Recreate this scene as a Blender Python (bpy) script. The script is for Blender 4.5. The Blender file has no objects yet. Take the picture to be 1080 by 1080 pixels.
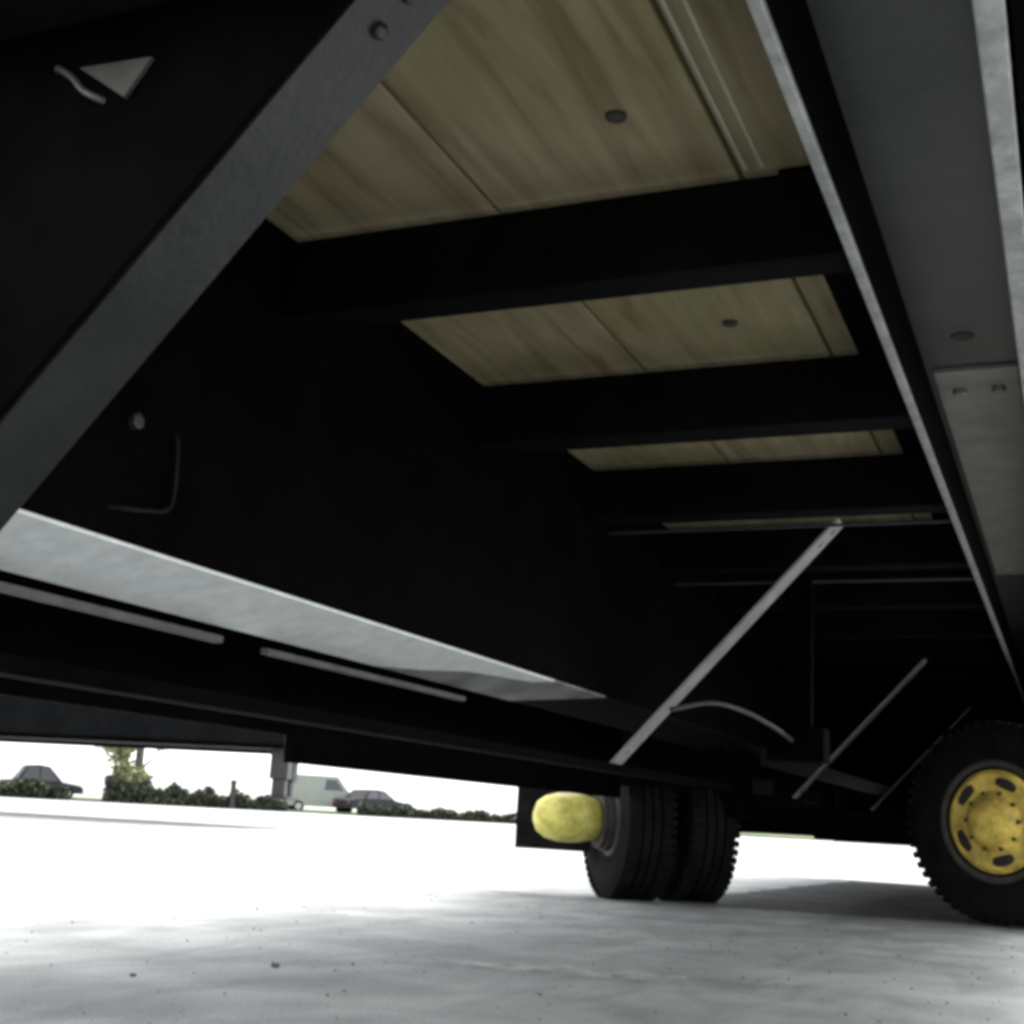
import bpy, bmesh, math, random
from mathutils import Vector, Matrix

random.seed(7)
H = 0.36                      # camera height above the pavement
scene = bpy.context.scene
col = scene.collection
rad = math.radians

# ------------------------------------------------------------------ helpers
def box(bm, x0, x1, y0, y1, z0, z1, bev=0.0, rot=None, pivot=None):
    r = bmesh.ops.create_cube(bm, size=1.0)
    vs = r['verts']
    cx, cy, cz = (x0+x1)/2, (y0+y1)/2, (z0+z1)/2
    for v in vs:
        v.co = Vector((cx+v.co.x*(x1-x0), cy+v.co.y*(y1-y0), cz+v.co.z*(z1-z0)))
    if rot is not None:
        p = Vector(pivot) if pivot is not None else Vector((cx, cy, cz))
        for v in vs:
            v.co = p + rot @ (v.co-p)
    if bev > 0:
        es = list({e for v in vs for e in v.link_edges})
        bmesh.ops.bevel(bm, geom=es, offset=bev, segments=2, affect='EDGES', profile=0.6)

def loft(bm, rings, close=True, caps=True):
    vr = [[bm.verts.new(p) for p in r] for r in rings]
    n = len(vr[0])
    for a, b in zip(vr[:-1], vr[1:]):
        for i in range(n if close else n-1):
            j = (i+1) % n
            bm.faces.new((a[i], a[j], b[j], b[i]))
    if caps:
        bm.faces.new(vr[0][::-1])
        bm.faces.new(vr[-1])

def tube(bm, pts, r, n=10):
    pts = [Vector(p) for p in pts]
    rings = []
    for i, p in enumerate(pts):
        t = (pts[min(i+1, len(pts)-1)] - pts[max(i-1, 0)]).normalized()
        a = t.orthogonal().normalized() if i == 0 else (a - t*a.dot(t)).normalized()
        b = t.cross(a)
        rr = r[i] if isinstance(r, (list, tuple)) else r
        rings.append([p + a*math.cos(k*2*math.pi/n)*rr + b*math.sin(k*2*math.pi/n)*rr for k in range(n)])
    loft(bm, rings)

def bend(pts, n=6):
    """a smooth curve through the points"""
    P = [Vector(p) for p in pts]; P = [P[0]*2-P[1]]+P+[P[-1]*2-P[-2]]
    out = []
    for i in range(1, len(P)-2):
        for k in range(n):
            t = k/n
            out.append(0.5*((2*P[i])+(P[i+1]-P[i-1])*t+(2*P[i-1]-5*P[i]+4*P[i+1]-P[i+2])*t*t+(3*P[i]-P[i-1]-3*P[i+1]+P[i+2])*t**3))
    out.append(P[-2]); return out

def lathe(bm, prof, centre, axis, n=64, squash=1.0):
    """prof: list of (distance along axis, radius)"""
    axis = Vector(axis).normalized()
    up = Vector((0, 0, 1))
    a = up - axis*up.dot(axis)
    a = a.normalized() if a.length > 1e-3 else Vector((1, 0, 0))
    b = axis.cross(a)
    c = Vector(centre)
    rings = [[c + axis*d + (a*math.cos(k*2*math.pi/n) + b*math.sin(k*2*math.pi/n)*squash)*max(r, 1e-4)
              for k in range(n)] for d, r in prof]
    loft(bm, rings)

def prism(bm, poly, off):
    """closed polygon (3-D points) given a thickness vector"""
    off = Vector(off)
    loft(bm, [[Vector(p) for p in poly], [Vector(p)+off for p in poly]])

def obj(name, bm, m, parent=None, smooth=False):
    bmesh.ops.recalc_face_normals(bm, faces=bm.faces)
    origin = Vector((0, 0, 0))
    if parent is not None:
        q = parent
        while q is not None:
            origin += q.location
            q = q.parent
    for v in bm.verts:
        v.co -= origin
    me = bpy.data.meshes.new(name)
    bm.to_mesh(me); bm.free()
    if smooth:
        for p in me.polygons:
            p.use_smooth = True
        try:
            me.set_sharp_from_angle(angle=rad(35))
        except Exception:
            pass
    me.materials.append(m)
    o = bpy.data.objects.new(name, me)
    col.objects.link(o)
    if parent is not None:
        o.parent = parent
    return o

def thing(name, label, cat, loc=(0, 0, 0), group=None):
    o = bpy.data.objects.new(name, None)
    o.empty_display_size = 0.2
    col.objects.link(o)
    o.location = loc
    o['label'] = label; o['category'] = cat
    if group: o['group'] = group
    return o

def tag(o, label, cat, group=None):
    o['label'] = label; o['category'] = cat
    if group: o['group'] = group
    return o

def settle(o, base):
    """move a one-mesh thing's origin to its base"""
    base = Vector(base)
    for v in o.data.vertices:
        v.co -= base
    o.location = base
    return o

# ------------------------------------------------------------------ materials
def mat(name, c1, c2=None, scale=8, rough=0.6, metal=0.0, bump=0.0, bscale=60, stretch=None,
        detail=6, spec=0.5, island=0.0, lo=0.35, hi=0.65, rough2=None):
    m = bpy.data.materials.new(name)
    m.use_nodes = True
    nt = m.node_tree; N = nt.nodes; L = nt.links
    b = N['Principled BSDF']
    b.inputs['Roughness'].default_value = rough
    b.inputs['Metallic'].default_value = metal
    b.inputs['Specular IOR Level'].default_value = spec
    b.inputs['Base Color'].default_value = (*c1, 1)
    tc = N.new('ShaderNodeTexCoord')
    mp = N.new('ShaderNodeMapping')
    L.new(tc.outputs['Object'], mp.inputs['Vector'])
    if stretch: mp.inputs['Scale'].default_value = stretch
    out = None
    if c2 is not None:
        n = N.new('ShaderNodeTexNoise')
        n.inputs['Scale'].default_value = scale
        n.inputs['Detail'].default_value = detail
        n.inputs['Roughness'].default_value = 0.62
        L.new(mp.outputs['Vector'], n.inputs['Vector'])
        r = N.new('ShaderNodeValToRGB')
        r.color_ramp.elements[0].position = lo; r.color_ramp.elements[0].color = (*c1, 1)
        r.color_ramp.elements[1].position = hi; r.color_ramp.elements[1].color = (*c2, 1)
        L.new(n.outputs['Fac'], r.inputs['Fac'])
        out = r.outputs['Color']
        if rough2 is not None:
            mr = N.new('ShaderNodeMapRange')
            mr.inputs['To Min'].default_value = rough; mr.inputs['To Max'].default_value = rough2
            L.new(n.outputs['Fac'], mr.inputs['Value'])
            L.new(mr.outputs['Result'], b.inputs['Roughness'])
    if island > 0 and out is not None:
        g = N.new('ShaderNodeNewGeometry')
        hs = N.new('ShaderNodeHueSaturation')
        mr = N.new('ShaderNodeMapRange')
        mr.inputs['To Min'].default_value = 1-island; mr.inputs['To Max'].default_value = 1+island
        L.new(g.outputs['Random Per Island'], mr.inputs['Value'])
        L.new(mr.outputs['Result'], hs.inputs['Value'])
        L.new(out, hs.inputs['Color'])
        out = hs.outputs['Color']
    if out is not None:
        L.new(out, b.inputs['Base Color'])
    if bump > 0:
        n2 = N.new('ShaderNodeTexNoise')
        n2.inputs['Scale'].default_value = bscale
        n2.inputs['Detail'].default_value = 5
        L.new(mp.outputs['Vector'], n2.inputs['Vector'])
        bp = N.new('ShaderNodeBump')
        bp.inputs['Strength'].default_value = bump
        bp.inputs['Distance'].default_value = 0.01
        L.new(n2.outputs['Fac'], bp.inputs['Height'])
        L.new(bp.outputs['Normal'], b.inputs['Normal'])
    return m

M = {}
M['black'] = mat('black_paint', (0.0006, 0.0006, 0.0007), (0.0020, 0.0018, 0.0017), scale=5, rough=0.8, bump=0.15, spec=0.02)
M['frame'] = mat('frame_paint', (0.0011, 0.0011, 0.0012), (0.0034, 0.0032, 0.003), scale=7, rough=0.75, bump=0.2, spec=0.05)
M['grey'] = mat('grey_paint', (0.026, 0.028, 0.029), (0.044, 0.046, 0.046), scale=6, rough=0.34, bump=0.08, spec=0.5)
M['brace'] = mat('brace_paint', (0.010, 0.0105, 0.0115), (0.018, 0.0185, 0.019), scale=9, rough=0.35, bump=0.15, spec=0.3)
M['strap'] = mat('lit_brace_paint', (0.26, 0.262, 0.26), (0.38, 0.38, 0.375), scale=14, rough=0.36, metal=0.2, bump=0.12)  # brighter copy of the brace colour, light painted in for the rear braces
M['plate'] = mat('splice_steel', (0.12, 0.126, 0.118), (0.20, 0.204, 0.188), scale=9, rough=0.34, bump=0.12, spec=0.6)
M['edge'] = mat('worn_steel', (0.20, 0.205, 0.205), (0.34, 0.345, 0.34), scale=20, rough=0.4, metal=0.3, bump=0.2)
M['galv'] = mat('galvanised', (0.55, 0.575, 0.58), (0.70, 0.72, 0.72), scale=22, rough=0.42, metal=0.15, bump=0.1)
M['shaded_galv'] = mat('shaded_galvanised', (0.06, 0.06, 0.058), (0.20, 0.205, 0.20), scale=7, rough=0.5, bump=0.2)  # darker copy of the flange colour, paints its fade into shade
M['rust'] = mat('dull_rail', (0.026, 0.024, 0.022), (0.07, 0.066, 0.062), scale=14, rough=0.6, bump=0.2)
M['rubber'] = mat('rubber', (0.003, 0.003, 0.003), (0.008, 0.0077, 0.0075), scale=10, rough=0.85, bump=0.3, spec=0.08)
M['yellow'] = mat('yellow_paint', (0.40, 0.35, 0.07), (0.70, 0.65, 0.17), scale=16, rough=0.45, bump=0.15, spec=0.35)
M['yellow2'] = mat('ochre_paint', (0.34, 0.24, 0.05), (0.84, 0.62, 0.13), scale=11, rough=0.55, bump=0.25, spec=0.3)
M['hole'] = mat('dark_hole', (0.012, 0.011, 0.01), (0.03, 0.027, 0.022), scale=30, rough=0.9)
M['rimring'] = mat('rim_steel', (0.018, 0.016, 0.013), (0.045, 0.041, 0.035), scale=12, rough=0.6, bump=0.2)
M['stone'] = mat('stone', (0.05, 0.05, 0.045), (0.10, 0.095, 0.085), scale=30, rough=0.9, bump=0.4)
M['hosem'] = mat('dusty_black', (0.002, 0.002, 0.002), (0.006, 0.0056, 0.005), scale=18, rough=0.6, spec=0.12)
M['leaf'] = mat('leaf', (0.15, 0.17, 0.075), (0.26, 0.28, 0.13), scale=2, rough=0.7, island=0.35)
M['hedge'] = mat('hedge', (0.018, 0.026, 0.014), (0.04, 0.05, 0.024), scale=3, rough=0.8, island=0.4)
M['bark'] = mat('bark', (0.05, 0.042, 0.033), (0.11, 0.095, 0.075), scale=12, rough=0.9, bump=0.5, stretch=(1, 1, .2))
M['carp'] = mat('car_dark', (0.006, 0.007, 0.009), (0.008, 0.009, 0.011), rough=0.5, spec=0.2)
M['carg'] = mat('car_grey', (0.016, 0.018, 0.022), (0.02, 0.022, 0.026), rough=0.5, spec=0.2)
M['vanw'] = mat('van_pale', (0.20, 0.22, 0.20), (0.24, 0.26, 0.23), rough=0.4)
M['glass'] = mat('car_glass', (0.02, 0.024, 0.028), rough=0.06)
M['lamp'] = mat('tail_lamp', (0.25, 0.02, 0.015), rough=0.2)
M['hubm'] = mat('wheel_metal', (0.35, 0.35, 0.36), rough=0.35, metal=0.6)
M['sheet'] = mat('dark_sheet', (0.0015, 0.0017, 0.002), (0.004, 0.0043, 0.0047), scale=3, rough=0.7, spec=0.06)
M['post'] = mat('post_paint', (0.011, 0.012, 0.011), (0.02, 0.021, 0.02), scale=8, rough=0.6)

def wood_material():
    m = bpy.data.materials.new('deck_wood'); m.use_nodes = True
    nt = m.node_tree; N = nt.nodes; L = nt.links
    b = N['Principled BSDF']; b.inputs['Roughness'].default_value = 0.75
    b.inputs['Specular IOR Level'].default_value = 0.25
    tc = N.new('ShaderNodeTexCoord')
    g = N.new('ShaderNodeNewGeometry')
    off = N.new('ShaderNodeVectorMath'); off.operation = 'MULTIPLY_ADD'
    cmb = N.new('ShaderNodeCombineXYZ')
    for k in ('X', 'Y', 'Z'): L.new(g.outputs['Random Per Island'], cmb.inputs[k])
    L.new(cmb.outputs[0], off.inputs[0]); off.inputs[1].default_value = (13, 29, 7)
    L.new(tc.outputs['Object'], off.inputs[2])
    mp = N.new('ShaderNodeMapping'); mp.inputs['Scale'].default_value = (1, 0.09, 1)
    L.new(off.outputs[0], mp.inputs['Vector'])
    n = N.new('ShaderNodeTexNoise'); n.inputs['Scale'].default_value = 22; n.inputs['Detail'].default_value = 8
    n.inputs['Distortion'].default_value = 0.6
    L.new(mp.outputs['Vector'], n.inputs['Vector'])
    r = N.new('ShaderNodeValToRGB')
    e = r.color_ramp.elements
    e[0].position = 0.30; e[0].color = (0.145, 0.116, 0.072, 1)
    e[1].position = 0.70; e[1].color = (0.275, 0.240, 0.165, 1)
    x = e.new(0.48); x.color = (0.215, 0.186, 0.122, 1)
    L.new(n.outputs['Fac'], r.inputs['Fac'])
    n2 = N.new('ShaderNodeTexNoise'); n2.inputs['Scale'].default_value = 3.2; n2.inputs['Detail'].default_value = 6
    L.new(off.outputs[0], n2.inputs['Vector'])
    r2 = N.new('ShaderNodeValToRGB')
    r2.color_ramp.elements[0].position = 0.38; r2.color_ramp.elements[0].color = (0.78, 0.78, 0.64, 1)
    r2.color_ramp.elements[1].position = 0.62; r2.color_ramp.elements[1].color = (1.0, 0.97, 0.92, 1)
    L.new(n2.outputs['Fac'], r2.inputs['Fac'])
    mx = N.new('ShaderNodeMix'); mx.data_type = 'RGBA'; mx.blend_type = 'MULTIPLY'
    mx.inputs[0].default_value = 1.0
    L.new(r.outputs['Color'], mx.inputs[6]); L.new(r2.outputs['Color'], mx.inputs[7])
    hs = N.new('ShaderNodeHueSaturation')
    mr = N.new('ShaderNodeMapRange'); mr.inputs['To Min'].default_value = 0.82; mr.inputs['To Max'].default_value = 1.12
    L.new(g.outputs['Random Per Island'], mr.inputs['Value']); L.new(mr.outputs['Result'], hs.inputs['Value'])
    L.new(mx.outputs[2], hs.inputs['Color'])
    L.new(hs.outputs['Color'], b.inputs['Base Color'])
    bp = N.new('ShaderNodeBump'); bp.inputs['Strength'].default_value = 0.3; bp.inputs['Distance'].default_value = 0.004
    L.new(n.outputs['Fac'], bp.inputs['Height']); L.new(bp.outputs['Normal'], b.inputs['Normal'])
    return m
M['batten'] = mat('pale_strip', (0.26, 0.25, 0.19), (0.34, 0.32, 0.26), scale=10, rough=0.6)
M['wood'] = wood_material()

def pavement_material():
    m = bpy.data.materials.new('pavement_concrete'); m.use_nodes = True
    nt = m.node_tree; N = nt.nodes; L = nt.links
    b = N['Principled BSDF']; b.inputs['Roughness'].default_value = 0.8
    b.inputs['Specular IOR Level'].default_value = 0.25
    tc = N.new('ShaderNodeTexCoord')
    def noise(scale, detail, vec=(1, 1, 1), d=0.0):
        mp = N.new('ShaderNodeMapping'); mp.inputs['Scale'].default_value = vec
        L.new(tc.outputs['Object'], mp.inputs['Vector'])
        n = N.new('ShaderNodeTexNoise'); n.inputs['Scale'].default_value = scale
        n.inputs['Detail'].default_value = detail; n.inputs['Distortion'].default_value = d
        L.new(mp.outputs['Vector'], n.inputs['Vector']); return n
    def ramp(n, lo, hi, c1, c2):
        r = N.new('ShaderNodeValToRGB')
        r.color_ramp.elements[0].position = lo; r.color_ramp.elements[0].color = (*c1, 1)
        r.color_ramp.elements[1].position = hi; r.color_ramp.elements[1].color = (*c2, 1)
        L.new(n.outputs['Fac'], r.inputs['Fac']); return r.outputs['Color']
    def mul(a, c):
        mx = N.new('ShaderNodeMix'); mx.data_type = 'RGBA'; mx.blend_type = 'MULTIPLY'; mx.inputs[0].default_value = 1
        L.new(a, mx.inputs[6]); L.new(c, mx.inputs[7]); return mx.outputs[2]
    base = ramp(noise(140, 4), 0.35, 0.68, (0.265, 0.278, 0.270), (0.385, 0.402, 0.390))
    blot = ramp(noise(2.1, 7, (1, 1.3, 1), 0.6), 0.38, 0.60, (0.72, 0.725, 0.725), (1.0, 1.0, 0.995))
    drag = ramp(noise(5.0, 5, (1.0, 0.35, 1), 1.2), 0.36, 0.56, (0.78, 0.775, 0.77), (1, 1, 1))
    grit = ramp(noise(55, 3), 0.66, 0.74, (1, 1, 1), (0.55, 0.54, 0.52))
    L.new(mul(mul(mul(base, blot), drag), grit), b.inputs['Base Color'])
    bp = N.new('ShaderNodeBump'); bp.inputs['Strength'].default_value = 0.5; bp.inputs['Distance'].default_value = 0.004
    L.new(noise(160, 5).outputs['Fac'], bp.inputs['Height']); L.new(bp.outputs['Normal'], b.inputs['Normal'])
    return m
M['pave'] = pavement_material()
M['stain'] = mat('oil_stain', (0.17, 0.165, 0.16), (0.34, 0.34, 0.335), scale=14, rough=0.75, bump=0.3)
M['shade_ground'] = mat('shade_ground', (0.045, 0.045, 0.046), (0.10, 0.10, 0.10), scale=3, rough=0.85, bump=0.5, bscale=120, spec=0.2)  # dark ground colour that paints in the shade under the trailer
M['field'] = mat('verge_grass', (0.05, 0.075, 0.025), (0.10, 0.12, 0.05), scale=0.5, rough=0.9)

# ------------------------------------------------------------------ setting
bm = bmesh.new()
bmesh.ops.create_grid(bm, x_segments=8, y_segments=8, size=1.0)
for v in bm.verts:
    v.co = Vector((v.co.x*700, v.co.y*700, 0))
g = obj('pavement', bm, M['pave']); g['kind'] = 'structure'

# shade between the wheels, painted as a dark ground patch with ragged outline
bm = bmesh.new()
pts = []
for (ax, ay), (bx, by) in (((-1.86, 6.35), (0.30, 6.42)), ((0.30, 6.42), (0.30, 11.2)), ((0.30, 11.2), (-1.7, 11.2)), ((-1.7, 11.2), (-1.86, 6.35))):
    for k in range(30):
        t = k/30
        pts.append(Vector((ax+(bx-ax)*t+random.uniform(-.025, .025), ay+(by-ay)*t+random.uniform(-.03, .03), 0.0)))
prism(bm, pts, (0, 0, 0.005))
g = obj('shade_patch', bm, M['shade_ground']); g['kind'] = 'structure'
# oily scuff on the concrete in front of the wheels
bm = bmesh.new(); pts = []
for k in range(60):
    t = 2*math.pi*k/60; q = 1+.16*math.sin(5*t)+.12*math.sin(9*t+1)+random.uniform(-.08, .08)
    pts.append(Vector((-1.20+0.26*q*math.cos(t), 3.17+0.085*q*math.sin(t)+0.08*math.cos(t), 0.0)))
prism(bm, pts, (0, 0, 0.004))
g = obj('oil_stain', bm, M['stain']); g['kind'] = 'structure'
# line of far parking edge (from direction A to direction B)
EA, EB = Vector((-53, 48, 0)), Vector((-25, 66, 0))
edir = (EB-EA).normalized(); enor = Vector((-edir.y, edir.x, 0))
if enor.y < 0: enor = -enor
bm = bmesh.new()
P0, P1 = EA-edir*120+enor*2.4, EB+edir*160+enor*2.4
prism(bm, [P0, P1, P1+enor*60, P0+enor*60], (0, 0, 0.1))
g = obj('grass_verge', bm, M['field']); g['kind'] = 'structure'

# ------------------------------------------------------------------ the flatbed trailer overhead
TR = thing('flatbed_trailer', 'long black steel flatbed trailer with wooden deck seen from underneath', 'trailer', (-0.35, 6.2, 0))
def part(name, bm, m, parent=TR, smooth=False, label=None):
    o = obj(name, bm, m, parent, smooth)
    if label: o['label'] = label
    return o
ZD = H+1.08
Y0, Y1 = 1.0, 11.6
XL, XR = -1.92, 0.34

# deck boards run lengthwise; board joints fall between crossmembers
bm = bmesh.new()
x = XL; widths = [0.49, 0.492, 0.452, 0.30, 0.30, 0.226]
for w in widths:
    box(bm, x+0.0045, min(x+w-0.0045, XR), Y0, Y1-0.05, ZD+random.uniform(0, .0015), ZD+0.045, bev=0.003)
    x += w
part('deck', bm, M['wood'])
bm = bmesh.new(); box(bm, XL, XR, Y0, Y1-0.05, ZD+0.047, ZD+0.056)
part('added_light_block', bm, M['frame'])  # added unseen sheet above the boards, keeps sky light out of the gaps
for bx in (-0.472, -0.444):
    bm = bmesh.new(); box(bm, bx-0.003, bx+0.003, Y0+0.1, 1.985, ZD-0.0008, ZD+0.0008)
    part('joint_strip', bm, M['batten'])
for bx, by in ((-0.625, 1.756), (-0.661, 2.652), (-1.16, 1.70), (-0.64, 3.42)):
    bm = bmesh.new()
    lathe(bm, [(0, 0.0175), (0.006, 0.016), (0.009, 0.010), (0.0095, 0.001)], (bx, by, ZD+0.001), (0, 0, -1), n=20)
    part('bolt', bm, M['hole'], smooth=True)

# main beam: wide inverted channel just left of the camera, with worn pale lips
BZ = H+0.86
bm = bmesh.new(); box(bm, -0.2775, -0.071, Y0, Y1-0.02, H+1.03, H+1.042)
part('main_beam', bm, M['grey'])
bm = bmesh.new(); box(bm, -0.290, -0.278, Y0, Y1-0.02, BZ+0.012, ZD-0.004, bev=0.002)
part('beam_flange', bm, M['black'])
bm = bmesh.new(); box(bm, -0.2925, -0.2755, Y0, Y1-0.02, BZ, BZ+0.0115, bev=0.003)
part('flange_lip', bm, M['edge'])
bm = bmesh.new(); box(bm, -0.066, -0.040, Y0, Y1-0.02, BZ+0.012, ZD-0.004, bev=0.002)
part('beam_flange', bm, M['black'])
bm = bmesh.new(); box(bm, -0.0695, -0.037, Y0, Y1-0.02, BZ, BZ+0.0115, bev=0.003)
part('flange_lip', bm, M['edge'])
# splice plate under the web with bolts
bm = bmesh.new(); box(bm, -0.262, -0.084, 2.92, 5.35, H+1.018, H+1.0295, bev=0.002)
sp = part('splice_plate', bm, M['plate'], label='paler bare steel plate bolted under the beam')
for by in (3.05, 5.2):
    for bx in (-0.215, -0.13):
        bm = bmesh.new(); lathe(bm, [(0, .016), (.010, .016), (.012, .012)], (bx, by, H+1.018), (0, 0, -1), n=6)
        part('bolt', bm, M['plate'], sp)
bm = bmesh.new(); lathe(bm, [(0, .024), (.003, .023)], (-0.185, 2.73, H+1.0298), (0, 0, -1), n=24)
part('drain_hole', bm, M['hole'])

# edge stringers under the deck beside the beam, and the dark tray on the far side
bm = bmesh.new(); box(bm, -0.42, -0.2925, 2.0, Y1-0.05, ZD-0.013, ZD-0.001)
part('stringer', bm, M['black'])
bm = bmesh.new(); box(bm, -0.033, XR-0.06, Y0+0.02, Y1-0.06, H+0.90, H+0.906)
part('under_tray', bm, M['black'])
bm = bmesh.new()
box(bm, XR-0.055, XR, Y0, Y1-0.05, H+0.84, ZD-0.002, bev=0.004)
part('side_rail', bm, M['frame'])

# crossmembers: C-channels, 0.70 m apart
def crossmember(y, w=0.10):
    bm = bmesh.new()
    box(bm, -1.365, -0.2935, y, y+0.010, H+0.911, ZD-0.0145, bev=0.002)
    box(bm, -1.365, -0.2935, y+0.0105, y+w, H+0.911, H+0.921, bev=0.002)
    part('crossmember', bm, M['frame'])
for y in [1.0, 1.99, 2.88, 3.72]+[4.56+0.84*k for k in range(9)]:
    crossmember(y, 0.08 if y < 2.5 else 0.10)
bm = bmesh.new(); box(bm, XL, XR, Y0-0.012, Y0-0.002, H+0.90, ZD+0.03, bev=0.003)
part('end_beam', bm, M['frame'])

# left side: closed panel, sloping galvanised flange, low tie rail and outer skirt
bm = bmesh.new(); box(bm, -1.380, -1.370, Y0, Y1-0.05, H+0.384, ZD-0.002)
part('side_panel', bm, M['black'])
def flange(pts, m, label=None):
    # points as (x, y) on the sloping plane of the flange
    bm = bmesh.new()
    prism(bm, [(x, y, H+0.383+(x+1.368)/3) for x, y in pts], (0, 0, 0.006))
    part('rail_flange', bm, m, label=label)
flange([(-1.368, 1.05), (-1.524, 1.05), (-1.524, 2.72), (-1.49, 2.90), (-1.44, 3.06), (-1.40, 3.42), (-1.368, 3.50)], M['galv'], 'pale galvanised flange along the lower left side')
flange([(-1.368, 3.505), (-1.40, 3.425), (-1.44, 3.065), (-1.49, 2.905), (-1.524, 2.725), (-1.524, 3.55), (-1.368, 3.95)], M['shaded_galv'], 'end of the left flange, shade painted into its colour')
flange([(-1.368, 3.955), (-1.524, 3.555), (-1.524, Y1-0.1), (-1.368, Y1-0.1)], M['frame'])  # rest of the flange painted black, last step of the painted shade
bm = bmesh.new(); box(bm, -1.545, -1.525, 1.0, 2.12, H+0.300, H+0.314, bev=0.002); part('cable_rail', bm, M['rust'])
bm = bmesh.new(); box(bm, -1.545, -1.525, 2.28, 3.25, H+0.300, H+0.312, bev=0.002); part('cable_rail', bm, M['rust'])
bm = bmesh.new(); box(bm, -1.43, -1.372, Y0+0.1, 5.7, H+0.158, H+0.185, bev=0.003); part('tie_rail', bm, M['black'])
for y in (1.0, 2.2, 3.4, 4.6):
    bm = bmesh.new(); box(bm, -1.90, -1.44, y+0.1, y+0.14, H+0.40, H+0.44, bev=0.003); part('skirt_bracket', bm, M['black'])
bm = bmesh.new(); box(bm, -1.92, -1.90, Y0, 2.97, H+0.178, H+0.56, bev=0.003); part('side_skirt', bm, M['black'])
bm = bmesh.new(); box(bm, -1.92, -1.90, 2.985, 5.75, H+0.108, H+0.56, bev=0.003); part('side_skirt', bm, M['black'])
bm = bmesh.new(); box(bm, -1.92, -1.90, 6.95, Y1-0.1, H-0.02, H+0.56, bev=0.003); part('side_skirt', bm, M['black'])
bm = bmesh.new(); box(bm, -1.92, -1.385, Y0, Y1-0.1, ZD-0.06, ZD-0.002, bev=0.003); part('outrigger_plate', bm, M['black'])
# big web plate filling the corner above the first brace, with a small pale bracket
bm = bmesh.new()
prism(bm, [(-0.60, 1.112, ZD-0.004), (-0.66, 1.112, H+0.958), (-1.194, 1.112, H+0.384), (-1.366, 1.112, H+0.392), (-1.366, 1.112, ZD-0.004)], (0, 0.008, 0))
part('web_plate', bm, M['black'])
bm = bmesh.new()
prism(bm, [(-1.094, 1.105, H+0.868), (-0.984, 1.105, H+0.862), (-1.019, 1.105, H+0.815)], (0, 0.006, 0))
part('gusset', bm, M['rimring'], label='small grey triangular bracket plate')
bm = bmesh.new()
tube(bm, bend([(-1.136, 1.114, H+0.876), (-1.126, 1.104, H+0.872), (-1.102, 1.102, H+0.855), (-1.081, 1.102, H+0.833), (-1.063, 1.104, H+0.822), (-1.056, 1.114, H+0.820)]), 0.0045, 10)
part('hose', bm, M['grey'], smooth=True)
bm = bmesh.new(); lathe(bm, [(0, .014), (.012, .014), (.014, .008)], (-1.369, 1.602, H+0.584), (1, 0, 0), n=6)
part('bolt', bm, M['post'])
bm = bmesh.new()
tube(bm, bend([(-1.372, 1.703, H+0.60), (-1.360, 1.705, H+0.58), (-1.360, 1.712, H+0.50), (-1.360, 1.70, H+0.462), (-1.360, 1.65, H+0.448), (-1.360, 1.59, H+0.438), (-1.372, 1.57, H+0.436)]), 0.0045, 10)
part('hose', bm, M['hosem'], smooth=True)

# diagonal braces: broad strap up and down with a stiffening lip, every 2.95 m
def brace(y, m, w=0.105):
    top = Vector((-0.655, 0, H+0.962)); bot = Vector((-1.385, 0, H+0.175))
    d = (bot-top).normalized()
    nrm = Vector((d.z, 0, -d.x))
    if nrm.x < 0: nrm = -nrm
    bm = bmesh.new()
    t = 0.008
    a = [top, bot, bot-nrm*t, top-nrm*t]
    prism(bm, [Vector((p.x, y, p.z)) for p in a], (0, w, 0))
    b = [top-nrm*(t+.0005), bot-nrm*(t+.0005), bot-nrm*0.05, top-nrm*0.05]
    if y < 2: prism(bm, [Vector((p.x, y+w-0.008, p.z)) for p in b], (0, 0.008, 0))
    br = part('diagonal_brace', bm, m, label=None if m is M['brace'] else 'rear diagonal brace with its brighter light painted in')
    for tt in (0.04, 0.09, 0.93):
        bm = bmesh.new(); lathe(bm, [(0, .011), (.006, .011), (.008, .007)], top+d*((bot-top).length*tt)+Vector((0, y+w*.5, 0))+nrm*0.0002, nrm, n=6)
        part('bolt', bm, m, br)
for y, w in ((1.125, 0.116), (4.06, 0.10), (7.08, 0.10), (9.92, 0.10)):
    brace(y, M['brace'] if y < 2 else M['strap'], w)  # rear braces get the colour with light painted in
# loop of air hose by the second brace
bm = bmesh.new()
tube(bm, bend([(-1.20, 4.12, H+0.365), (-1.10, 4.25, H+0.40), (-1.02, 4.4, H+0.385), (-0.95, 4.52, H+0.345), (-0.91, 4.62, H+0.31)]), 0.008, 10)
part('hose', bm, M['grey'], smooth=True)
bm = bmesh.new(); box(bm, -1.0, -0.80, 4.625, 4.75, H+0.24, H+0.36, bev=0.008); box(bm, -0.95, -0.85, 4.66, 4.71, H+0.3605, H+0.91, bev=0.004); part('valve_box', bm, M['black'])
# pipes across under the frame, beyond the second brace
for y, z in ((3.90, 0.905), (4.68, 0.88)):
    bm = bmesh.new(); tube(bm, [(-1.36, y, H+z), (-0.294, y, H+z)], 0.0055, 8)
    part('cross_pipe', bm, M['post'], smooth=True)

# air lines clipped along the panel and over the crossmembers, brake chambers by the axle
for yy, q in ((6.05, 0), (7.25, 1)):
    bm = bmesh.new()
    for i in range(5):
        box(bm, -1.36, -1.28, yy-0.05-(4-i)*.0, yy+0.05, H+0.16+i*0.013, H+0.171+i*0.013, bev=0.002)
    part('spring_hanger', bm, M['hosem'])
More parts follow.
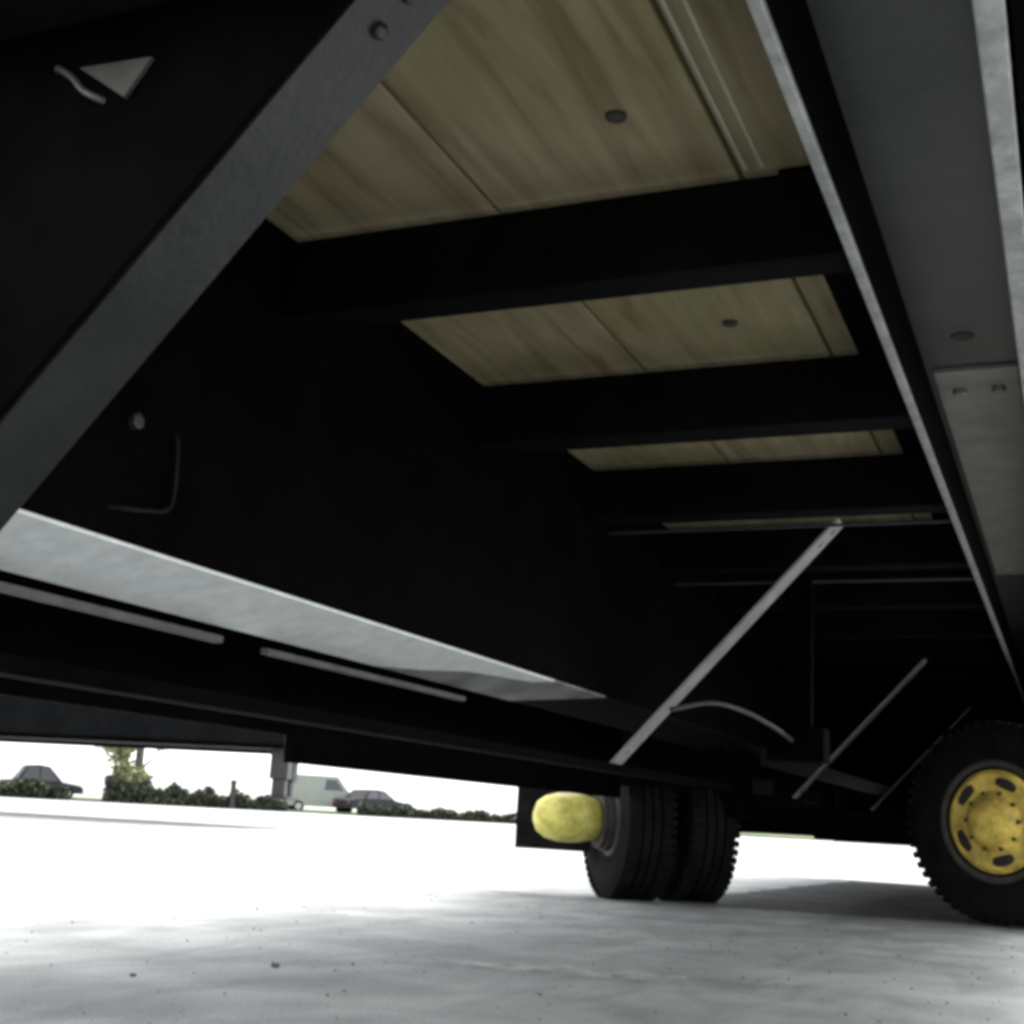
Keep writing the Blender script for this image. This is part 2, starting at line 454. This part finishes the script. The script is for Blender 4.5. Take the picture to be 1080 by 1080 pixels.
# far bulkhead, axle and running gear
bm = bmesh.new(); box(bm, XL, XR, Y1-0.045, Y1, H-0.06, ZD+0.35, bev=0.004); part('bulkhead', bm, M['black'])
bm = bmesh.new(); box(bm, XR-0.02, XR, 6.8, 11.5, 0.10, H+0.83, bev=0.003); part('side_skirt', bm, M['black'])  # added out of view to block side light on the ground between the wheels
bm = bmesh.new(); box(bm, -1.62, -0.60, 6.62, 6.76, H-0.015, H+0.12, bev=0.012); part('axle', bm, M['black'])
bm = bmesh.new(); box(bm, -1.36, 0.28, 7.5, 11.4, H-0.035, H+0.14, bev=0.02); part('shade_box', bm, M['black'])  # low box added to cut sky light on the ground below it
bm = bmesh.new()
box(bm, -2.02, -1.44, 5.80, 5.815, H+0.165, H+0.62, bev=0.003)
box(bm, -2.30, -2.28, 6.45, 6.95, H+0.30, H+0.62, bev=0.003)
box(bm, -2.2795, -1.44, 5.8155, 6.95, H+0.60, H+0.62, bev=0.003)
part('mudguard', bm, M['black'])
bm = bmesh.new(); box(bm, -1.58, -1.445, 6.25, 6.55, H+0.05, H+0.599, bev=0.01); part('suspension_leg', bm, M['black'])

def tyre_profile(r, w):
    s = w/2
    return [(-s*0.80, r*0.56), (-s*0.97, r*0.64), (-s, r*0.76), (-s*0.97, r*0.88), (-s*0.86, r*0.965), (-s*0.70, r*0.995),
            (-s*0.42, r), (-s*0.40, r*0.965), (-s*0.34, r*0.965), (-s*0.32, r), (-s*0.05, r), (-s*0.035, r*0.965), (s*0.035, r*0.965),
            (s*0.05, r), (s*0.32, r), (s*0.34, r*0.965), (s*0.40, r*0.965), (s*0.42, r), (s*0.70, r*0.995), (s*0.86, r*0.965),
            (s*0.97, r*0.88), (s, r*0.76), (s*0.97, r*0.64), (s*0.80, r*0.56)]

def tread_lugs(bm, c, ax, r, w, n=56):
    ax = Vector(ax).normalized(); up = Vector((0, 0, 1)); a = (up-ax*up.dot(ax)).normalized(); b = ax.cross(a)
    for k in range(n):
        for sgn in (-1, 1):
            t = (k+(0.5 if sgn > 0 else 0))*2*math.pi/n
            rd = a*math.cos(t)+b*math.sin(t); tg = -a*math.sin(t)+b*math.cos(t)
            p = Vector(c)+ax*sgn*w*0.36+rd*(r*0.978)
            m3 = Matrix((ax, tg, rd)).transposed()
            box(bm, p.x-w*0.13, p.x+w*0.13, p.y-.013, p.y+.013, p.z-.012, p.z+.012, rot=m3, pivot=p)

def wheel(c, ax, r, tw, gap, hub_len, hub_r, paint, label):
    ax = Vector(ax).normalized(); c = Vector(c)
    off = (tw+gap)/2
    bm = bmesh.new()
    lathe(bm, [(-tw-gap/2+.03, r*.30), (tw+gap/2-.03, r*.30)], c, ax, n=40)
    w = part('wheel', bm, M['rubber'], smooth=True, label=label)
    for s in (-1, 1):
        bm = bmesh.new()
        lathe(bm, tyre_profile(r, tw), c+ax*s*off, ax, n=72)
        tread_lugs(bm, c+ax*s*off, ax, r, tw)
        part('tyre', bm, M['rubber'], w, smooth=True)
    return w, off

# left: dual wheel with a long yellow hub drum reaching outboard
cL = Vector((-1.925, 6.42, 0.372)); axL = Vector((-0.80, -0.60, 0))
wL, off = wheel(cL, axL, 0.372, 0.245, 0.07, 0.3, 0.12, 'yellow', 'dual wheel with pale yellow drum hub')
f = off+0.1225
bm = bmesh.new()
lathe(bm, [(f-.06, .20), (f-0.03, .20), (f-.02, .15), (f+.01, .15)], cL, axL, n=40)
part('rim', bm, M['rimring'], wL, smooth=True)
bm = bmesh.new()
lathe(bm, [(f+.034, .085), (f+.06, .102), (f+.11, .113), (f+.18, .118), (f+.24, .115), (f+.295, .100), (f+.335, .072), (f+.352, .035), (f+.354, .001)], cL, axL, n=48)
part('hub', bm, M['yellow'], wL, smooth=True)
bm = bmesh.new()
lathe(bm, [(f+.011, .14), (f+.035, .14)], cL, axL, n=48)
part('hub_collar', bm, M['rimring'], wL)
bm = bmesh.new(); box(bm, -2.65, -2.25, 6.335, 6.347, H-0.15, H+0.16, bev=0.003); part('mud_flap', bm, M['rubber'])
bm = bmesh.new(); box(bm, -2.60, -2.26, 6.3475, 6.375, H+0.13, H+0.155, bev=0.003); box(bm, -2.30, -2.275, 6.3755, 6.449, H+0.13, H+0.40, bev=0.003); part('flap_arm', bm, M['black'])

# right: larger wheel turned on its pivot so the yellow disc faces out
cR = Vector((-0.335, 6.42, 0.455)); angR = rad(30)
vR = Vector((-cR.x, -cR.y, 0)).normalized()            # towards the camera side
axR = Matrix.Rotation(-angR, 3, 'Z') @ vR
wR, off = wheel(cR - axR*0.20, axR, 0.445, 0.22, 0.06, 0.1, 0.2, 'yellow2', 'larger swivelled wheel with ochre yellow disc')
cw = cR - axR*0.20
f = off+0.11
bm = bmesh.new()
lathe(bm, [(f-.07, .275), (f-.012, .275), (f-.006, .262), (f-.012, .242), (f-.05, .236)], cw, axR, n=56)
part('rim', bm, M['rimring'], wR, smooth=True)
bm = bmesh.new()
lathe(bm, [(f-.06, .231), (f-.02, .228), (f-.004, .21), (f-.004, .135), (f+.012, .115), (f+.03, .10), (f+.042, .08), (f+.045, .001)], cw, axR, n=56)
disc = part('wheel_disc', bm, M['yellow2'], wR, smooth=True)
upv = Vector((0, 0, 1)); sd = axR.cross(upv).normalized()
for k in range(5):                                      # long curved hand holes and lug nuts
    t0 = 40+72*k
    bm = bmesh.new()
    arc = [cw + axR*(f-.004) + (upv*math.sin(rad(t0+q))+sd*math.cos(rad(t0+q)))*0.176 for q in (-17, -10, 0, 10, 17)]
    tube(bm, arc, [.014, .022, .025, .022, .014], 10)
    for v in bm.verts:
        e = (v.co-cw).dot(axR)-(f-.004)
        v.co -= axR*(e*0.88)
    part('hand_hole', bm, M['hole'], wR, smooth=True)
for k in range(10):
    t = rad(36*k)
    bm = bmesh.new(); lathe(bm, [(-.004, .010), (.014, .010), (.017, .006)], cw+axR*(f-.002)+(upv*math.sin(t)+sd*math.cos(t))*0.126, axR, n=6)
    part('lug_nut', bm, M['rimring'], wR)
bm = bmesh.new(); box(bm, -0.62, -0.10, 7.0, 7.2, H-0.02, H+0.55, bev=0.01); part('swivel_leg', bm, M['black'])

# ------------------------------------------------------------------ neighbouring dark box trailer, 20 m off to the left
BT = thing('box_trailer', 'long dark box trailer parked beyond the flatbed, daylight under it', 'trailer', (-16, 14, 0))
pa = Vector((-15.9, 16.4, 0)); pb = Vector((-10.55, 16.45, 0))
pa = Vector((-19.3, 14.6, 0)); pb = Vector((-10.75, 16.35, 0))
td = (pb-pa).normalized(); pb = pb+td*0.2; tn = Vector((-td.y, td.x, 0))
def bt_box(bm, s0, s1, n0, n1, z0, z1, bev=0.02):
    R3 = Matrix.Rotation(math.atan2(td.y, td.x), 3, 'Z')
    L_ = (pb-pa).length
    # local x counts back from the tail (pb)
    box(bm, pb.x-s1, pb.x-s0, pb.y+n0, pb.y+n1, z0, z1, bev=bev, rot=R3, pivot=(pb.x, pb.y, 0))
bm = bmesh.new(); bt_box(bm, 0.0, 13.0, 0.0, 2.5, 1.20, 3.9, 0.03); part('body', bm, M['sheet'], BT)
bm = bmesh.new(); bt_box(bm, 0.02, 12.9, 0.03, 0.13, 1.15, 1.198, 0.005); part('side_rail', bm, M['black'], BT)
bm = bmesh.new(); bt_box(bm, 0.02, 12.9, 2.37, 2.47, 1.15, 1.198, 0.005); part('side_rail', bm, M['black'], BT)
for n0, q in ((0.3, 0.0), (2.0, 0.55)):
    bm = bmesh.new(); bt_box(bm, q+0.02, q+0.30, n0, n0+0.2, 0.72, 1.149, 0.01); bt_box(bm, q+0.06, q+0.26, n0+.03, n0+.17, 0.47, 0.7195, 0.01); bt_box(bm, q-0.02, q+0.34, n0-.06, n0+.26, 0.43, 0.4695, 0.0)
    part('landing_leg', bm, M['post'], BT)
for s in (10.6, 12.0):
    for n0 in (0.1, 1.9):
        R3 = Matrix.Rotation(math.atan2(td.y, td.x), 3, 'Z')
        c = Vector((pb.x, pb.y, 0)) + R3 @ Vector((-s, n0+0.25, 0.5))
        bm = bmesh.new(); lathe(bm, tyre_profile(0.5, 0.5), c, tn, n=40)
        part('wheel', bm, M['rubber'], BT, smooth=True)

# ------------------------------------------------------------------ parked vehicles far off
def car(name, label, x, y, rz, paint, L_=4.3, W=1.75, Ht=1.45, van=False):
    x += enor.x*7; y += enor.y*7
    r = thing(name, label, 'van' if van else 'car', (x, y, 0), 'vehicles parked at the far edge')
    def cpart(n, bm, m, par=None, smooth=False):
        par = par or r
        bmesh.ops.recalc_face_normals(bm, faces=bm.faces)
        me = bpy.data.meshes.new(n); bm.to_mesh(me); bm.free()
        if smooth:
            for p in me.polygons: p.use_smooth = True
            me.set_sharp_from_angle(angle=rad(40))
        me.materials.append(m)
        o = bpy.data.objects.new(n, me); col.objects.link(o); o.parent = par; return o
    h = L_/2; s = W/2
    if van:
        side = [(-h, .35), (-h, Ht*.96), (-h+.2, Ht), (h*.35, Ht), (h*.62, Ht*.62), (h*.98, Ht*.5), (h, .35)]
        rows = [1, 1]
    else:
        side = [(-h, .35), (-h, .78), (-h*.93, .88), (-h*.62, .92), (-h*.40, Ht*.97), (-h*.1, Ht), (h*.15, Ht*.96), (h*.48, .90), (h*.92, .76), (h, .62), (h, .32)]
    bm = bmesh.new()
    rings = []
    for yy, k in ((-s, .94), (-s*.96, 1.0), (s*.96, 1.0), (s, .94)):
        ring = []
        for px, pz in side:
            inset = max(0, (pz-.9))*0.28 if not van else max(0, pz-1.2)*0.08
            ring.append(Vector((px*(.985 if k < 1 else 1), yy - math.copysign(inset, yy), pz if k == 1 or pz < .5 else pz-.02)))
        rings.append(ring)
    loft(bm, rings)
    cpart('body', bm, paint, smooth=True)
    if van:
        wins = [[(h*.02, Ht*.62), (h*.05, Ht*.9), (h*.30, Ht*.9), (h*.50, Ht*.62)]]
    else:
        wins = [[(-h*.52, .93), (-h*.37, Ht*.92), (-h*.10, Ht*.94), (-h*.10, .93)], [(-h*.06, .93), (-h*.06, Ht*.94), (h*.13, Ht*.91), (h*.38, .93)]]
    for sg in (-1, 1):
        for wq in wins:
            bm = bmesh.new()
            pts = []
            for px, pz in wq:
                inset = max(0, (pz-.9))*0.28 if not van else max(0, pz-1.2)*0.08
                pts.append(Vector((px, sg*(s+.004-inset), pz)))
            prism(bm, pts, (0, sg*.008, 0)); cpart('window', bm, M['glass'])
    for px in (-h*.6, h*.62):
        for sg in (-1, 1):
            bm = bmesh.new(); lathe(bm, [(0, .2), (.0, .32), (.2, .32), (.2, .2)], (px, sg*(s-.2), .32), (0, sg, 0), n=28)
            w = cpart('wheel', bm, M['rubber'], smooth=True)
            bm = bmesh.new(); lathe(bm, [(.19, .19), (.205, .18), (.207, .01)], (px, sg*(s-.2), .32), (0, sg, 0), n=24)
            cpart('rim', bm, M['hubm'], w, smooth=True)
    for sg in (-1, 1):
        bm = bmesh.new(); box(bm, -h-.012, -h+.03, sg*s*.72-.12, sg*s*.72+.12, .62, .74, bev=.01); cpart('tail_lamp', bm, M['lamp'])
        bm = bmesh.new(); box(bm, h-.05, h+.012, sg*s*.72-.14, sg*s*.72+.14, .50, .60, bev=.01); cpart('headlight', bm, M['hubm'])
    r.rotation_euler = (0, 0, rz)
    return r
base_rot = math.atan2(edir.y, edir.x)
car('parked_car', 'dark grey car parked behind the hedge at the far left', -47.6, 50.4, base_rot+rad(20), M['carg'], Ht=1.75)
car('parked_car', 'black car parked in the distance between the pale van and the wheel', -33.2, 61.2, base_rot+rad(35), M['carp'])
car('delivery_van', 'small pale grey van parked far off just right of the landing leg', -36.6, 61.2, base_rot+rad(8), M['vanw'], L_=4.6, W=1.9, Ht=2.1, van=True)

# ------------------------------------------------------------------ hedge, tree, post
def leaf_quad(bm, p, size):
    d = Vector((random.gauss(0, 1), random.gauss(0, 1), random.gauss(0, 1)+.4)).normalized()
    a = d.orthogonal().normalized(); a = Matrix.Rotation(random.uniform(0, 6.28), 3, d) @ a
    b = d.cross(a)
    s = size*random.uniform(.6, 1.3)
    bm.faces.new([bm.verts.new(p+a*s), bm.verts.new(p+b*s*.5), bm.verts.new(p-a*s), bm.verts.new(p-b*s*.5)])

def hedge(name, label, p, q, h0, h1, depth, n):
    bm = bmesh.new(); base = Vector(p); p = Vector(p); q = Vector(q)
    for i in range(n):
        t = random.random(); hh = (h0+(h1-h0)*t)*(0.85+0.22*math.sin(t*37)+.1*math.sin(t*91))
        pt = p+(q-p)*t + enor*random.uniform(-depth/2, depth/2)
        pt.z = random.uniform(0.02, hh)
        leaf_quad(bm, pt, 0.2)
    o = obj(name, bm, M['hedge']); settle(o, base); tag(o, label, 'hedge')
hedge('hedge', 'dark hedge in front of the grey car at the far left', (-60, 42.0, 0), (-45.6, 52.0, 0), 0.95, 0.85, 1.0, 5200)
hedge('hedge', 'taller dark clipped hedge left of the landing leg beyond the sunlit pavement', (-45.2, 54.2, 0), (-37.6, 59.2, 0), 1.2, 0.65, 1.0, 4600)
hedge('hedge', 'low dark hedge line running in front of the black car toward the dual wheel', (-34.6, 61.4, 0), (-25, 67.6, 0), 0.62, 0.36, 0.8, 4200)

bm = bmesh.new()
lathe(bm, [(0, .2), (.05, .2), (.06, .13), (1.2, .13), (1.3, .16), (1.42, .15), (1.47, .02)], (-39.6, 57.2, 0), (0, 0, 1), n=24)
o = obj('bollard', bm, M['post'], smooth=True); settle(o, (-39.6, 57.2, 0))
tag(o, 'short dark bollard on the far pavement beside the landing leg', 'bollard')

TRE = thing('broadleaf_tree', 'pale green sunlit tree seen far off beneath the box trailer', 'tree', (-45.0, 55.6, 0))
bm = bmesh.new()
tb = Vector((-44.6, 55.8, 0))
tube(bm, [tb, tb+Vector((.03, 0, 1)), tb+Vector((.0, .05, 2.6)), tb+Vector((.1, .0, 4.2)), tb+Vector((.05, .05, 6.4))], [.3, .24, .2, .14, .04], 12)
for k in range(9):
    z = 1.6+k*.5; a = k*2.4
    s = tb+Vector((0, 0, z)); e = s+Vector((math.cos(a)*1.4, math.sin(a)*1.4, .9))
    tube(bm, [s, (s+e)/2+Vector((0, 0, .12)), e], [.08, .055, .02], 8)
part('trunk', bm, M['bark'], TRE, smooth=True)
bm = bmesh.new()
for c in range(52):
    a = random.uniform(0, 6.28); z = random.uniform(0.5, 7.2); rr = (1.5 if z > 2.4 else 1.0)*random.uniform(.2, 1)*(1-abs(z-4)/6)
    cc = tb+Vector((math.cos(a)*rr*1.3-.35, math.sin(a)*rr*1.3, z))
    rad_ = random.uniform(.45, .8)
    for i in range(130):
        v = Vector((random.gauss(0, 1), random.gauss(0, 1), random.gauss(0, .8))).normalized()*rad_*random.uniform(.45, 1)
        leaf_quad(bm, cc+v, .17)
part('crown', bm, M['leaf'], TRE)

# ------------------------------------------------------------------ pebbles on the pavement
def pebble(name, label, x, y, s):
    bm = bmesh.new()
    bmesh.ops.create_icosphere(bm, subdivisions=3, radius=1)
    for v in bm.verts:
        k = 1+.18*math.sin(v.co.x*5+x)+.12*math.sin(v.co.y*7+y)
        v.co = Vector((v.co.x*s*1.2*k, v.co.y*s*k, (v.co.z*.6+.5)*s*k))
    o = obj(name, bm, M['stone'], smooth=True); o.location = (x, y, 0)
    tag(o, label, 'pebble')
pebble('pebble', 'dark pebble on the pavement nearest the lower left corner', -1.803, 2.315, 0.0055)
pebble('pebble', 'larger dark pebble to the right of the other pebble', -1.695, 2.68, 0.008)

# loose grit scattered on the pavement
bm = bmesh.new()
for i in range(900):
    gx = random.uniform(-3.4, 0.1); gy = random.uniform(1.6, 6.2); q = random.choice((.0012, .0016, .002, .003))*random.uniform(.7, 1.4)
    vs = bmesh.ops.create_icosphere(bm, subdivisions=1, radius=q)['verts']
    sx = random.uniform(.7, 1.5)
    for v in vs:
        v.co = Vector((gx+v.co.x*sx, gy+v.co.y/sx, max(0, v.co.z*.7+q*.4)))
g = obj('grit', bm, M['stone']); g['kind'] = 'stuff'
# ------------------------------------------------------------------ light
to_sun = Vector((0.30, 0.55, 1.0)).normalized()
el = math.asin(to_sun.z)
w = bpy.data.worlds.new('World'); scene.world = w; w.use_nodes = True
nt = w.node_tree
sky = nt.nodes.new('ShaderNodeTexSky'); sky.sky_type = 'NISHITA'; sky.sun_disc = False
sky.sun_elevation = el; sky.sun_rotation = math.atan2(to_sun.x, to_sun.y)
sky.dust_density = 2.0
hs = nt.nodes.new('ShaderNodeHueSaturation'); hs.inputs['Saturation'].default_value = 0.14
nt.links.new(sky.outputs['Color'], hs.inputs['Color'])
nt.links.new(hs.outputs['Color'], nt.nodes['Background'].inputs['Color'])
nt.nodes['Background'].inputs['Strength'].default_value = 0.15
sl = bpy.data.lights.new('sun', 'SUN'); sl.energy = 1.5; sl.angle = rad(32); sl.color = (1.0, 0.97, 0.93)
so = bpy.data.objects.new('sun', sl); col.objects.link(so)
so.rotation_euler = to_sun.to_track_quat('Z', 'Y').to_euler(); so.location = (5, 8, 20)

# ------------------------------------------------------------------ camera
pitch, roll, yaw = rad(13.1), rad(3.1), rad(23.58)
F = Vector((0, math.cos(pitch), math.sin(pitch)))
R0 = Vector((1, 0, 0)); U0 = R0.cross(F)
R = R0*math.cos(roll)+U0*math.sin(roll); U = R.cross(F)
RZ = Matrix.Rotation(yaw, 3, 'Z')
F, R, U = RZ@F, RZ@R, RZ@U
cd = bpy.data.cameras.new('camera'); cam = bpy.data.objects.new('camera', cd); col.objects.link(cam)
m4 = Matrix((R, U, -F)).transposed().to_4x4(); m4.translation = Vector((0, 0, H))
cam.matrix_world = m4
cd.sensor_width = 36; cd.lens = 36*1380/1080
cd.clip_start = 0.02; cd.clip_end = 3000
scene.camera = cam

scene.view_settings.view_transform = 'Standard'
scene.view_settings.look = 'None'
scene.view_settings.exposure = 2.15
scene.view_settings.gamma = 1
scene.render.engine = 'CYCLES'
scene.cycles.max_bounces = 10; scene.cycles.diffuse_bounces = 6
scene.cycles.pixel_filter_type = 'BLACKMAN_HARRIS'
scene.cycles.filter_width = 4.0
